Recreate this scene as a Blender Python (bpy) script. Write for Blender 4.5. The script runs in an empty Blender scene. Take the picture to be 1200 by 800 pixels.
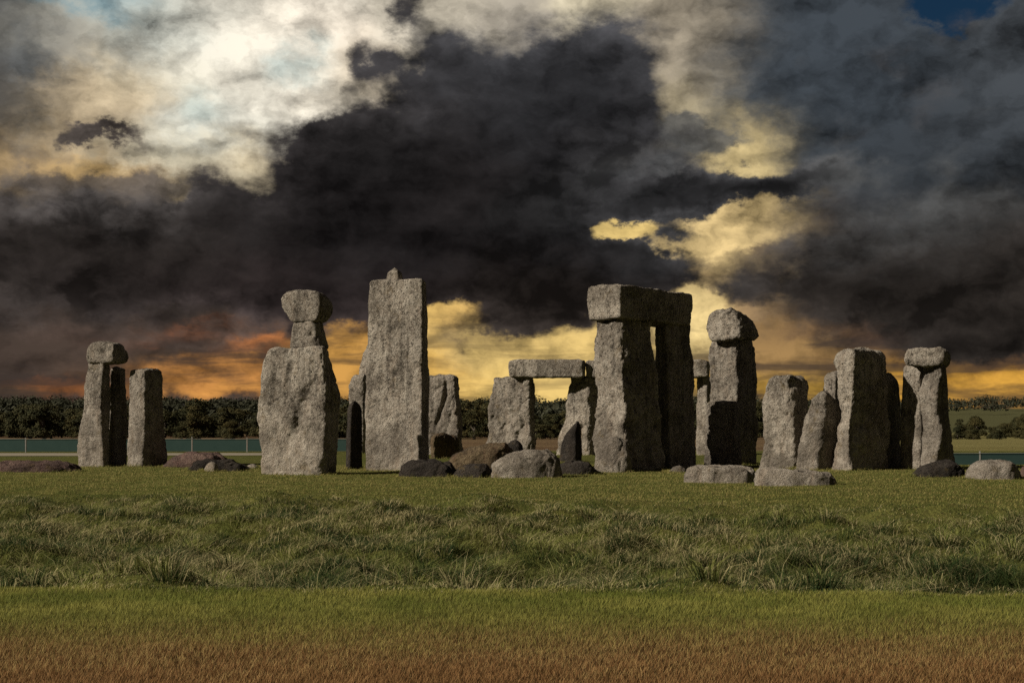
import bpy, math, random
import numpy as np
from math import radians as R_

sc = bpy.context.scene
COL = sc.collection

# ------------------------------------------------------------------ camera
F = 1800.0          # focal length in photo pixels (photo 1200 wide)
HY = 492.0          # photo row of the eye level
EYE = 1.75
cam = bpy.data.cameras.new('camera'); camo = bpy.data.objects.new('camera', cam)
COL.objects.link(camo); sc.camera = camo
camo.location = (0, 0, EYE); camo.rotation_euler = (R_(90), 0, 0)
cam.sensor_width = 36; cam.lens = 36*F/1200; cam.shift_y = (HY-400)/1200
cam.clip_start = 0.1; cam.clip_end = 20000

SUN_AZ = 63.0       # degrees left of straight behind the camera
SUN_EL = 29.0
SUN_STRENGTH = 5.0
sc.view_settings.view_transform = 'Standard'; sc.view_settings.look = 'None'
sc.view_settings.gamma = 1; sc.view_settings.exposure = 0; sc.view_settings.use_curve_mapping = False
sc.cycles.max_bounces = 4; sc.cycles.diffuse_bounces = 2; sc.cycles.glossy_bounces = 1
sc.cycles.transparent_max_bounces = 6
sc.cycles.use_denoising = False
sc.cycles.sample_clamp_indirect = 4.0

def lin(c):
    return tuple(((x/255)/12.92 if x/255 <= .04045 else ((x/255+.055)/1.055)**2.4) for x in c)

class NT:
    """small helper for node trees"""
    def __init__(s, tree): s.t = tree; s.n = tree.nodes; s.l = tree.links
    def link(s, a, b): s.l.new(a, b)
    def _in(s, sock, v):
        if v is None: return
        if isinstance(v, bpy.types.NodeSocket): s.l.new(v, sock)
        else: sock.default_value = v
    def math(s, op, a, b=None, c=None, clamp=False):
        n = s.n.new('ShaderNodeMath'); n.operation = op; n.use_clamp = clamp
        for i, v in enumerate((a, b, c)): s._in(n.inputs[i], v)
        return n.outputs[0]
    def vmath(s, op, a, b=None, c=None):
        n = s.n.new('ShaderNodeVectorMath'); n.operation = op
        for i, v in enumerate((a, b, c)):
            if v is not None: s._in(n.inputs[i], v)
        return n.outputs['Value'] if op in ('DOT_PRODUCT', 'LENGTH') else n.outputs['Vector']
    def scale(s, a, k):
        n = s.n.new('ShaderNodeVectorMath'); n.operation = 'SCALE'; s._in(n.inputs[0], a); s._in(n.inputs['Scale'], k)
        return n.outputs[0]
    def mapping(s, v, loc=(0,0,0), rot=(0,0,0), scl=(1,1,1), typ='POINT'):
        n = s.n.new('ShaderNodeMapping'); n.vector_type = typ; s._in(n.inputs['Vector'], v)
        n.inputs['Location'].default_value = loc; n.inputs['Rotation'].default_value = rot; n.inputs['Scale'].default_value = scl
        return n.outputs[0]
    def noise(s, v, scale=1, detail=4, rough=.55, lac=2.0, dist=0, color=False):
        n = s.n.new('ShaderNodeTexNoise'); s._in(n.inputs['Vector'], v)
        n.inputs['Scale'].default_value = scale; n.inputs['Detail'].default_value = detail
        n.inputs['Roughness'].default_value = rough; n.inputs['Lacunarity'].default_value = lac
        n.inputs['Distortion'].default_value = dist
        return n.outputs['Color' if color else 'Fac']
    def ramp(s, v, lo, hi, smooth=True, a=0., b=1.):
        n = s.n.new('ShaderNodeMapRange'); n.interpolation_type = 'SMOOTHSTEP' if smooth else 'LINEAR'
        s._in(n.inputs['Value'], v); s._in(n.inputs['From Min'], lo); s._in(n.inputs['From Max'], hi)
        n.inputs['To Min'].default_value = a; n.inputs['To Max'].default_value = b
        return n.outputs['Result']
    def mix(s, f, a, b, blend='MIX'):
        n = s.n.new('ShaderNodeMix'); n.data_type = 'RGBA'; n.blend_type = blend
        s._in(n.inputs[0], f)
        for i, v in ((6, a), (7, b)):
            if isinstance(v, tuple) and len(v) == 3: v = v + (1,)
            s._in(n.inputs[i], v)
        return n.outputs[2]

# ------------------------------------------------------------------ sky (world, laid out by compass direction)
world = bpy.data.worlds.new('World'); sc.world = world; world.use_nodes = True
W = NT(world.node_tree); W.n.clear()
out = W.n.new('ShaderNodeOutputWorld')
sky = W.n.new('ShaderNodeTexSky'); sky.sky_type = 'NISHITA'; sky.sun_disc = False
sky.sun_elevation = R_(SUN_EL); sky.sun_rotation = R_(180 + SUN_AZ)
sky.air_density = 1.2; sky.dust_density = 1.5
tc = W.n.new('ShaderNodeTexCoord')
D = tc.outputs['Generated']
sep = W.n.new('ShaderNodeSeparateXYZ'); W.link(D, sep.inputs[0])
K = F/100.0
az = W.math('ARCTAN2', sep.outputs[0], sep.outputs[1])
el = W.math('ARCSINE', sep.outputs[2])
cmb = W.n.new('ShaderNodeCombineXYZ')
W.link(W.math('MULTIPLY_ADD', az, K, 0.0), cmb.inputs[0]); W.link(W.math('MULTIPLY_ADD', el, K, 0.0), cmb.inputs[1])
UV = cmb.outputs[0]
def sky_uv(x, y):
    a, b = (x-600)/F, (HY-y)/F
    return K*math.atan(a), K*math.atan(b/math.hypot(1, a))
# fractal coordinates: flattened a little towards the horizon
Dn = W.mapping(D, scl=(K, K, K*1.5))
wbig = W.vmath('SUBTRACT', W.noise(Dn, .55, 3, .5, color=True), (.5, .5, .5))
wfine = W.vmath('SUBTRACT', W.noise(Dn, 1.6, 7, .62, color=True), (.5, .5, .5))
warp = lambda a, b: W.vmath('ADD', UV, W.vmath('ADD', W.vmath('MULTIPLY', wbig, (a, a*.7, 0)), W.vmath('MULTIPLY', wfine, (b, b*.8, 0))))
UV1 = warp(.9, .9)      # dark clouds
UV2 = warp(.8, 1.0)     # luminous layer
def blob(v, x, y, rx, ry, rot):
    u, w = sky_uv(x, y)
    p = W.mapping(v, loc=(u, w, 0), rot=(0, 0, R_(rot)), scl=(rx/100, ry/100, 1), typ='TEXTURE')
    return W.math('EXPONENT', W.math('MULTIPLY', W.vmath('DOT_PRODUCT', p, p), -1.0))
def blobsum(v, items, base=0.0):
    acc = None
    for (x, y, rx, ry, rot, amp) in items:
        acc = W.math('MULTIPLY_ADD', blob(v, x, y, rx, ry, rot), amp, acc if acc is not None else base)
    return acc
def rbf(v, items, base, wbase):
    accc = tuple(c*wbase for c in lin(base)); accw = wbase
    for (x, y, rx, ry, rot, col, wt) in items:
        b = W.math('MULTIPLY', blob(v, x, y, rx, ry, rot), wt)
        accw = W.math('ADD', b, accw)
        accc = W.vmath('ADD', W.scale(tuple(lin(col)), b), accc)
    return W.scale(accc, W.math('DIVIDE', 1.0, accw))
# luminous cloud behind (x, y, rx, ry, turn, colour, weight)
BACK = [
 (330,70,140,75,-15,(232,224,206),3), (390,110,60,40,20,(244,234,214),3), (370,30,60,25,0,(238,224,204),2.5), (240,125,26,16,0,(150,172,170),2.5), (250,150,90,30,10,(205,205,192),2),
 (180,20,70,40,0,(175,185,178),1.5), (210,90,60,30,0,(205,200,180),1.5),(345,65,30,18,10,(140,170,172),4), (110,2,45,14,0,(95,125,135),4),
 (190,175,60,16,0,(215,200,165),1.5), (95,120,70,40,0,(188,168,136),3), (12,95,45,50,0,(58,60,62),6), (60,60,35,25,0,(120,118,112),1.5),(130,95,40,30,0,(205,188,155),2.5), (60,45,60,22,0,(150,146,134),3), (150,60,20,20,0,(120,118,110),2), (80,150,40,14,0,(150,132,104),2),
 (30,185,70,25,0,(160,135,98),2), (110,200,60,16,-8,(196,160,100),2.2), (180,215,60,22,0,(140,125,105),1.5), (205,220,20,14,0,(205,180,130),3),
 (300,180,70,25,0,(190,170,130),1.5), (440,100,50,40,0,(205,180,140),2), (420,60,30,30,0,(150,125,95),1.5),
 (520,10,60,30,0,(190,180,160),2), (690,5,40,22,0,(225,212,180),3), (620,30,90,40,0,(150,142,130),1.5), (780,60,60,60,-35,(160,148,128),2), (800,130,40,30,0,(175,160,125),1.5),
 (870,185,42,28,15,(216,192,136),4), (745,262,36,14,10,(215,185,115),3), (850,268,55,28,15,(228,198,138),5), (910,300,40,30,0,(150,130,95),2), (760,200,70,30,15,(75,74,74),1.5),
 (960,90,110,110,0,(58,64,70),2.5), (1080,200,130,90,0,(50,54,58),2.5), (1170,100,60,70,0,(68,72,76),1.5), (1030,60,50,60,0,(60,66,72),1.5),
 (960,300,70,60,0,(80,68,58),1.5), (1120,320,150,60,0,(42,38,35),3),
 (90,330,160,60,0,(48,42,38),2), (60,420,90,40,0,(66,54,47),2), (70,455,40,8,0,(150,92,50),3), (20,460,40,8,0,(84,66,48),2),
 (200,394,60,8,4,(140,86,56),2.5), (110,408,110,22,0,(66,55,48),3.5), (250,445,75,14,-4,(198,136,72),4), (290,460,50,7,0,(214,150,75),2), (150,425,50,12,0,(96,78,64),2),(280,410,35,9,6,(190,118,66),2.5), (255,415,40,8,0,(84,76,66),2),
 (400,360,20,8,0,(196,130,70),3), (410,430,40,45,0,(190,140,70),2), (545,370,30,12,30,(225,182,105),4), (520,385,25,25,0,(225,185,105),3), (515,440,40,30,0,(205,160,78),3), (545,395,26,30,0,(150,128,92),2),
 (620,410,90,22,0,(214,182,112),4), (640,455,90,18,0,(212,180,108),4), (580,455,50,12,0,(212,172,94),2),
 (825,370,24,26,0,(232,204,140),4), (815,320,40,14,0,(190,160,108),2), (870,350,40,20,0,(160,130,92),1.5), (920,420,55,30,0,(150,118,74),2.5), (900,455,60,12,0,(180,140,62),2.5), (960,455,30,12,0,(176,138,58),2), (1000,390,60,14,0,(88,66,52),2),
 (1050,420,70,12,8,(120,90,56),2), (1130,450,80,16,3,(205,152,62),4), (1180,425,50,10,10,(140,98,56),2),
]
back = rbf(UV2, BACK, (62, 60, 60), .04)
Dw = W.vmath('ADD', Dn, W.scale(wfine, .55))
tex = W.noise(Dw, .95, 8, .58)
relief = W.math('SUBTRACT', W.noise(Dw, 1.15, 7, .57), W.noise(W.vmath('ADD', Dw, (.13, 0, -.2)), 1.15, 7, .57))
backm = W.math('ADD', W.math('MULTIPLY_ADD', tex, 2.0, .0), W.math('MULTIPLY', relief, 2.6))
back = W.scale(back, W.math('MINIMUM', W.math('MAXIMUM', backm, .2), 1.35))
# low streaks of cloud lying across the glow near the horizon
low = W.math('SUBTRACT', 1.0, W.ramp(el, .045, .085))
side = W.ramp(W.math('ABSOLUTE', W.math('SUBTRACT', az, .02)), .03, .16, a=.55, b=1.)
stk = W.noise(W.mapping(D, scl=(K*.55, K*.55, K*4.2)), 1.0, 7, .58, dist=.4)
streak = W.math('MULTIPLY', W.math('MULTIPLY', W.ramp(stk, .45, .60), low), side)
back = W.vmath('ADD', W.scale(back, W.math('MULTIPLY_ADD', streak, -.74, 1.0)), W.scale(lin((52, 44, 40)), streak))
# dark rain cloud in front (signed blobs)
DARK = [
 (560,170,130,95,-20,1.4), (460,220,170,70,-22,1.2), (690,110,90,70,15,1.2), (640,70,60,35,10,.6), (520,70,50,45,0,.7), (485,10,22,26,0,.75), (428,55,20,26,0,.75), (455,75,22,14,0,.6), (420,95,18,10,0,.4), (400,170,50,40,0,.6),
 (610,255,150,52,5,1.0), (330,280,230,60,5,1.2), (90,275,170,40,5,.9), (80,325,200,45,0,.9), (470,320,260,42,2,1.0), (620,352,60,36,0,1.0), (690,310,130,26,3,1.0),
 (250,225,50,30,0,.7), (850,225,100,24,4,1.3), (960,215,80,16,8,.8), (800,235,50,18,0,.6), (810,150,80,20,-10,.3), (790,275,45,10,0,.6), (700,300,120,20,0,.6), (760,335,120,16,2,.75),
 (1120,330,170,70,0,1.2), (1000,330,70,40,0,.5), (1150,400,90,18,12,.7), (1120,240,120,60,0,.4), (930,340,60,16,0,.4),
 (108,156,55,11,-2,1.5), (505,352,16,12,0,.7), (600,385,40,14,0,.5), (140,388,160,16,0,.25), (300,400,30,10,0,.3), (215,412,40,8,0,.35),
 (560,385,14,24,20,.25), (375,372,80,22,0,.75), (500,345,40,14,0,.3),
 (330,60,170,70,0,-.6), (870,185,45,22,20,-.5), (850,270,55,22,20,-.7), (560,430,170,45,0,-.7), (745,264,34,13,12,-1.35), (765,275,40,8,-15,-.8), (205,222,24,16,0,-.7), (825,370,25,30,0,-.7), (190,455,200,25,0,-.5), (1130,460,90,22,0,-.8), (110,110,120,60,0,-.5),
]
BROAD = W.ramp(W.math('ABSOLUTE', az), .5, 1.0)   # the cover goes on around the horizon
dens = blobsum(UV1, DARK, 0.0)
edge = W.noise(Dn, 1.2, 7, .58)
cover = W.math('MULTIPLY', W.ramp(W.noise(Dn, .22, 4, .5), .36, .6), W.ramp(el, .05, .2))
above = W.ramp(el, .30, .42)
around = W.math('MULTIPLY', W.math('MAXIMUM', BROAD, above), W.math('MULTIPLY_ADD', cover, .9, .25))
dens = W.math('ADD', dens, around)
mask = W.ramp(W.math('MULTIPLY_ADD', W.math('SUBTRACT', edge, .5), 1.55, dens), .22, .86)
DCOL = [
 (520,240,220,90,0,(33,30,30),2), (640,110,110,60,0,(46,46,48),2), (440,170,70,50,0,(44,42,42),1.2), (780,240,120,50,0,(50,50,51),2), (660,220,70,25,20,(62,62,62),1.2), (90,230,110,30,0,(70,66,64),2), (80,300,140,60,0,(46,41,38),2),
 (300,340,200,40,0,(44,37,36),1.5), (1120,330,180,70,0,(34,30,27),3), (1080,240,120,50,0,(50,51,51),2), (620,350,80,40,0,(44,38,34),1.5), (200,400,130,20,0,(66,54,47),2), (850,225,100,24,4,(42,41,42),1.5), (110,155,60,14,0,(60,54,50),2),
]
dcol = rbf(UV2, DCOL, (44, 41, 40), .05)
dm = W.math('ADD', W.math('MULTIPLY_ADD', W.noise(Dw, .6, 5, .5), 3.2, -.55), W.math('MULTIPLY', relief, 3.6))
dcol = W.scale(dcol, W.math('MULTIPLY', W.math('MAXIMUM', dm, .45), W.ramp(W.math('MULTIPLY_ADD', W.math('SUBTRACT', edge, .5), .8, dens), .35, 1.7, a=2.0, b=.70)))
GREY = [
 (700,225,110,34,12,1.1), (800,158,85,22,-8,1.5), (760,290,100,22,0,.9), (180,225,120,24,-4,.9), (60,225,90,22,0,.8), (250,205,50,22,0,.5), (30,80,40,50,0,.9), (60,175,80,12,0,.4),
 (440,95,40,20,10,.7), (460,50,30,30,0,.6), (620,60,110,30,5,.5), (920,310,60,30,0,.5), (600,385,60,20,0,.6), (550,390,24,26,0,.55), (880,340,70,14,0,.7), (300,165,50,12,-15,.35), (130,395,150,18,0,.6), (320,380,90,20,0,.7), (1000,400,90,20,0,.5), (900,290,50,10,0,.35),
 (870,190,40,20,20,-.4), (745,264,30,12,12,-.7), (850,268,50,18,15,-.6), (330,70,150,60,0,-.35), (1060,120,160,120,0,.3)]
gdens = blobsum(UV2, GREY, 0.0)
gmask = W.ramp(W.math('MULTIPLY_ADD', W.math('SUBTRACT', W.noise(Dw, 1.5, 7, .56), .5), 1.9, gdens), .25, 1.0, a=0, b=.88)
gcol = W.scale(rbf(UV2, [(700,225,120,50,0,(66,68,70),2), (800,160,90,40,0,(84,84,82),2), (100,225,160,40,0,(86,80,76),2), (30,80,60,60,0,(84,86,86),2), (450,75,60,50,0,(96,86,72),2), (620,60,110,40,0,(88,86,82),2),
   (200,395,220,40,0,(70,57,50),2), (600,380,90,40,0,(86,72,54),2), (1000,400,120,40,0,(74,57,46),2), (900,320,90,40,0,(78,66,54),2)], (66, 64, 64), .05),
   W.math('MAXIMUM', W.math('ADD', W.math('MULTIPLY_ADD', tex, 1.5, .3), W.math('MULTIPLY', relief, 3.8)), .4))
# thin openings to the clear sky behind
HOLE = [(1125,12,52,26,0,1.15), (110,0,45,12,0,.5), (345,65,26,14,10,.30)]
hole = W.ramp(W.math('MULTIPLY_ADD', W.math('SUBTRACT', edge, .5), .8, blobsum(UV1, HOLE)), .35, .75)
clear = W.vmath('MULTIPLY', W.scale(sky.outputs[0], 0.05), (.07, .16, .26))
def emit(c):
    n = W.n.new('ShaderNodeBackground'); W.link(c, n.inputs['Color']); n.inputs['Strength'].default_value = 1.0; return n.outputs[0]
def mixs(f, a, b_):
    n = W.n.new('ShaderNodeMixShader'); W.link(f, n.inputs[0]); W.link(a, n.inputs[1]); W.link(b_, n.inputs[2]); return n.outputs[0]
W.link(mixs(mask, mixs(gmask, mixs(hole, emit(back), emit(clear)), emit(gcol)), emit(dcol)), out.inputs['Surface'])
world.cycles.sampling_method = 'MANUAL'; world.cycles.sample_map_resolution = 512

# ------------------------------------------------------------------ sun
sl = bpy.data.lights.new('sun', 'SUN'); so = bpy.data.objects.new('sun', sl); COL.objects.link(so)
sl.energy = SUN_STRENGTH; sl.angle = R_(.5); sl.color = (1.0, .90, .76)
so.rotation_euler = (R_(90 - SUN_EL), 0, -R_(SUN_AZ)); so.location = (-40, -10, 30)

# ------------------------------------------------------------------ numpy noise
FEET = []
_rng = np.random.RandomState(7)
_G = _rng.normal(size=(4096, 3)); _G /= np.linalg.norm(_G, axis=1)[:, None]
def perlin(p):
    i = np.floor(p).astype(np.int64); f = p - i
    w = f*f*f*(f*(f*6-15)+10); r = np.zeros(len(p))
    for dx in (0, 1):
        wx = w[:, 0] if dx else 1-w[:, 0]
        for dy in (0, 1):
            wy = w[:, 1] if dy else 1-w[:, 1]
            for dz in (0, 1):
                wz = w[:, 2] if dz else 1-w[:, 2]
                h = ((i[:, 0]+dx)*73856093 ^ (i[:, 1]+dy)*19349663 ^ (i[:, 2]+dz)*83492791) & 4095
                g = _G[h]
                r += wx*wy*wz*(g[:, 0]*(f[:, 0]-dx) + g[:, 1]*(f[:, 1]-dy) + g[:, 2]*(f[:, 2]-dz))
    return r*1.5
def fbm(p, oct=4, rough=.5):
    r = 0; a = 1.; s = 0
    for k in range(oct):
        r = r + a*perlin(p + 17.3*k); p = p*2.03; s += a; a *= rough
    return r/s
def worley(p):
    i = np.floor(p).astype(np.int64); f1 = np.full(len(p), 9.); f2 = np.full(len(p), 9.)
    for dx in (-1, 0, 1):
        for dy in (-1, 0, 1):
            for dz in (-1, 0, 1):
                c = i + np.array([dx, dy, dz]); h = (c[:, 0]*73856093 ^ c[:, 1]*19349663 ^ c[:, 2]*83492791) & 4095
                q = np.linalg.norm(c + .5 + _G[h]*.45 - p, axis=1)
                f2 = np.minimum(f2, np.maximum(f1, q)); f1 = np.minimum(f1, q)
    return f1, f2
def fbm2(x, y, scale, oct=3, seed=0.):
    return fbm(np.stack([x*scale, y*scale, np.full_like(x, seed)], 1), oct)

# ------------------------------------------------------------------ object helpers
def tag(o, label=None, cat=None, group=None, kind=None):
    for k, v in (('label', label), ('category', cat), ('group', group), ('kind', kind)):
        if v: o[k] = v
    return o
def mesh_np(name, verts, faces, mat=None, smooth=True, origin=None, parent=None, attrs=None):
    """verts Nx3, faces MxK (all the same size)"""
    me = bpy.data.meshes.new(name)
    verts = np.asarray(verts, float); faces = np.asarray(faces, np.int32)
    if origin is not None: verts = verts - np.asarray(origin)
    me.vertices.add(len(verts)); me.vertices.foreach_set('co', verts.ravel().astype(np.float32))
    k = faces.shape[1]; n = len(faces)
    me.loops.add(n*k); me.loops.foreach_set('vertex_index', faces.ravel())
    me.polygons.add(n); me.polygons.foreach_set('loop_start', np.arange(0, n*k, k, dtype=np.int32))
    me.polygons.foreach_set('use_smooth', np.full(n, smooth))
    for an, av in (attrs or {}).items():
        a = me.attributes.new(an, 'FLOAT', 'POINT'); a.data.foreach_set('value', np.asarray(av, np.float32))
    me.update(calc_edges=True)
    if mat: me.materials.append(mat)
    o = bpy.data.objects.new(name, me); COL.objects.link(o)
    if origin is not None: o.location = origin
    if parent: o.parent = parent
    return o
def material(name, rough=.9, spec=.2):
    m = bpy.data.materials.new(name); m.use_nodes = True
    t = NT(m.node_tree); b = t.n['Principled BSDF']
    b.inputs['Roughness'].default_value = rough; b.inputs['Specular IOR Level'].default_value = spec
    return m, t, b

# ------------------------------------------------------------------ materials
def stone_material(name, light, mid, dark, lichen, warm):
    m, t, b = material(name, .95, .12)
    geo = t.n.new('ShaderNodeNewGeometry'); P = geo.outputs['Position']
    oi = t.n.new('ShaderNodeObjectInfo')
    P = t.vmath('ADD', P, t.scale((37., 11., 23.), oi.outputs['Random']))
    sepz = t.n.new('ShaderNodeSeparateXYZ'); t.link(geo.outputs['Position'], sepz.inputs[0])
    big = t.noise(P, .7, 4, .6); med = t.noise(P, 3.2, 5, .65); fine = t.noise(P, 15, 5, .75); grain = t.noise(P, 42, 3, .7)
    streak = t.noise(t.mapping(P, scl=(3.5, 3.5, .5)), 1, 5, .6)
    c = t.mix(t.ramp(med, .38, .64), mid, light)
    c = t.mix(t.ramp(streak, .50, .66, a=0, b=.6), c, warm)
    c = t.mix(t.ramp(big, .46, .62, a=0, b=.9), c, dark)
    up = t.ramp(t.math('MULTIPLY_ADD', big, 3.0, sepz.outputs[2]), 2.0, 4.4, a=.25, b=1.)
    # rain streaks running down from the top
    run = t.noise(t.mapping(P, scl=(5.5, 5.5, .30)), 1, 4, .6)
    c = t.mix(t.math('MULTIPLY', t.ramp(run, .52, .66, a=0, b=.6), up), c, tuple(x*.45 for x in dark))
    # grey and pale lichen crusts, denser on the upper, unrubbed stone
    crust = t.math('MULTIPLY', t.ramp(t.noise(P, 4.5, 6, .72), .53, .60), up)
    c = t.mix(t.math('MULTIPLY', crust, .55), c, lichen)
    spot = t.math('MULTIPLY', t.ramp(fine, .50, .63), up)
    c = t.mix(t.math('MULTIPLY', spot, .7), c, lichen)
    spot2 = t.math('MULTIPLY', t.ramp(t.noise(P, 8, 5, .80), .52, .60), t.ramp(up, 0., 1., False, .45, 1.))
    c = t.mix(t.math('MULTIPLY', spot2, .76), c, tuple(x*.22 for x in dark))
    gold = t.ramp(t.noise(P, 1.7, 5, .7), .58, .68, a=0, b=.45)
    c = t.mix(gold, c, (.20, .145, .06))
    c = t.mix(t.ramp(grain, .35, .7), c, t.mix(1., c, (.62, .6, .58), 'MULTIPLY'))
    c = t.mix(1., c, t.mix(oi.outputs['Random'], (.78, .76, .74), (1.12, 1.10, 1.06)), 'MULTIPLY')
    t.link(c, b.inputs['Base Color'])
    hgt = t.math('ADD', t.math('MULTIPLY', fine, 1.0), t.math('ADD', t.math('MULTIPLY', grain, .35), t.math('MULTIPLY', med, 1.2)))
    bp = t.n.new('ShaderNodeBump'); bp.inputs['Strength'].default_value = 1.0; bp.inputs['Distance'].default_value = .14
    t.link(hgt, bp.inputs['Height']); t.link(bp.outputs[0], b.inputs['Normal'])
    return m
SARSEN = stone_material('sarsen', (.58, .535, .465), (.43, .385, .325), (.215, .19, .16), (.52, .49, .43), (.37, .30, .235))
BROWN = stone_material('brown_sarsen', (.27, .21, .13), (.20, .15, .095), (.11, .085, .06), (.28, .23, .16), (.20, .12, .08))
RED = stone_material('reddish_sarsen', (.27, .19, .16), (.20, .135, .12), (.10, .07, .065), (.30, .24, .21), (.22, .12, .11))
BLUE_SHADE = stone_material('bluestone_with_shade', (.085, .075, .066), (.058, .051, .045), (.034, .030, .027), (.11, .097, .083), (.065, .052, .042))  # dark dolerite colour with the shade lying on these stones put into it

def ground_material():
    m, t, b = material('turf', 1.0, .05)
    geo = t.n.new('ShaderNodeNewGeometry'); P = geo.outputs['Position']
    s = t.n.new('ShaderNodeSeparateXYZ'); t.link(P, s.inputs[0]); X, Y = s.outputs[0], s.outputs[1]
    big = t.noise(P, .12, 4, .6); mid = t.noise(P, 1.1, 5, .65); fine = t.noise(t.mapping(P, scl=(9, 3, 3)), 2.2, 5, .75)
    near = t.mix(t.ramp(mid, .35, .65), (.085, .098, .024), (.13, .125, .036))
    dry = t.mix(t.ramp(mid, .35, .65), (.10, .060, .024), (.13, .082, .034))
    yb = t.math('MULTIPLY_ADD', t.math('SUBTRACT', mid, .5), 2.2, Y)
    c = t.mix(t.ramp(yb, 11.4, 13.6), dry, near)
    # fields beyond the stones: stubble, ploughed strips, pale grass
    strip = t.noise(t.mapping(P, scl=(.002, .022, .01)), 1, 3, .6)
    xn = t.math('MULTIPLY_ADD', t.math('SUBTRACT', big, .5), 6., t.math('MULTIPLY_ADD', Y, -.20, X))
    brown = t.mix(t.ramp(strip, .42, .58), (.13, .082, .045), (.20, .14, .075))
    olive = t.mix(t.ramp(strip, .4, .6), (.19, .165, .06), (.24, .215, .085))
    far = t.mix(t.ramp(xn, 0., 6.), brown, olive)
    c = t.mix(t.ramp(t.math('MULTIPLY_ADD', t.math('SUBTRACT', mid, .5), 6., Y), 84., 92.), c, far)
    c = t.mix(t.ramp(Y, 430., 520.), c, (.10, .10, .045))
    c = t.mix(1., c, t.mix(t.ramp(fine, .35, .65), (.55, .55, .55), (1.25, 1.25, 1.25)), 'MULTIPLY')
    t.link(c, b.inputs['Base Color'])
    bp = t.n.new('ShaderNodeBump'); bp.inputs['Strength'].default_value = .8; bp.inputs['Distance'].default_value = .06
    t.link(fine, bp.inputs['Height']); t.link(bp.outputs[0], b.inputs['Normal'])
    return m
TURF = ground_material()

def blade_material(name, cols, dry=None, straw=None, tip=1.6, ps=.8):
    """cols: two greens, dry: band of scorched grass by the camera, straw: pale blades"""
    m, t, b = material(name, .75, .15)
    geo = t.n.new('ShaderNodeNewGeometry'); P = geo.outputs['Position']
    s = t.n.new('ShaderNodeSeparateXYZ'); t.link(P, s.inputs[0])
    ra = t.n.new('ShaderNodeAttribute'); ra.attribute_name = 'rnd'; ha = t.n.new('ShaderNodeAttribute'); ha.attribute_name = 'tip'
    rnd, tp = ra.outputs['Fac'], ha.outputs['Fac']
    patch = t.noise(P, .8, 4, .6); patch2 = t.noise(P, .23, 3, .6)
    c = t.mix(t.ramp(t.math('ADD', patch, t.math('MULTIPLY', rnd, .2)), .50, .72), cols[0], cols[1])
    if straw:
        c = t.mix(t.ramp(t.math('MULTIPLY_ADD', rnd, .42, t.math('ADD', t.math('MULTIPLY', patch2, .5), t.math('MULTIPLY', t.noise(P, 1.3, 3, .6), .6))), .76, .92), c, straw)
    if straw:
        ma = t.n.new('ShaderNodeAttribute'); ma.attribute_name = 'foot_dark'
        c = t.mix(t.math('MULTIPLY', ma.outputs['Fac'], .85), c, (.028, .052, .016))  # darker green in patches towards the ditch foot
    if dry:
        yy = t.math('ADD', s.outputs[1], t.math('ADD', t.math('MULTIPLY', t.math('SUBTRACT', patch, .5), 3.2), t.math('MULTIPLY', t.math('SUBTRACT', rnd, .5), 2.2)))
        f = t.ramp(yy, 11.6, 14.0)
        dcol = t.mix(t.ramp(rnd, .1, .95), dry[0], dry[1])
        dcol = t.mix(t.ramp(yy, 10.4, 12.2), t.mix(.65, dcol, dry[2]), dcol)
        c = t.mix(f, dcol, c)
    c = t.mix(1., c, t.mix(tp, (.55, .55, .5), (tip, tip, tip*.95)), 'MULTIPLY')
    t.link(c, b.inputs['Base Color'])
    tr = t.n.new('ShaderNodeBsdfTranslucent'); t.link(c, tr.inputs['Color'])
    mx = t.n.new('ShaderNodeMixShader'); mx.inputs[0].default_value = .35
    t.link(b.outputs[0], mx.inputs[1]); t.link(tr.outputs[0], mx.inputs[2])
    t.link(mx.outputs[0], t.n['Material Output'].inputs['Surface'])
    return m
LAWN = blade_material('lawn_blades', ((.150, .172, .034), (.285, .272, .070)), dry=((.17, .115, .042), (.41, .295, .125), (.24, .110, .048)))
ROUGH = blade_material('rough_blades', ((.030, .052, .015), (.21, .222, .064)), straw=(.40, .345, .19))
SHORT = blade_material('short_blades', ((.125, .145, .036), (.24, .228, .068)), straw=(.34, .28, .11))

def leaf_material(name, a, b_):
    m, t, b = material(name, .8, .15)
    geo = t.n.new('ShaderNodeNewGeometry'); oi = t.n.new('ShaderNodeObjectInfo')
    n = t.noise(geo.outputs['Position'], .35, 3, .6)
    c = t.mix(t.ramp(n, .35, .65), a, b_)
    c = t.mix(t.math('MULTIPLY', oi.outputs['Random'], .5), c, t.mix(1., c, (1.35, 1.05, .7), 'MULTIPLY'))
    t.link(c, b.inputs['Base Color'])
    return m
LEAF = leaf_material('oak_leaves', (.024, .027, .011), (.050, .047, .018))
FARLEAF = leaf_material('far_leaves', (.026, .030, .018), (.042, .043, .027))
BARK, t, b = material('bark'); t.link(t.mix(t.noise(t.n.new('ShaderNodeTexCoord').outputs['Object'], 6, 4, .6), (.05, .04, .03), (.12, .10, .08)), b.inputs['Base Color'])

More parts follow.
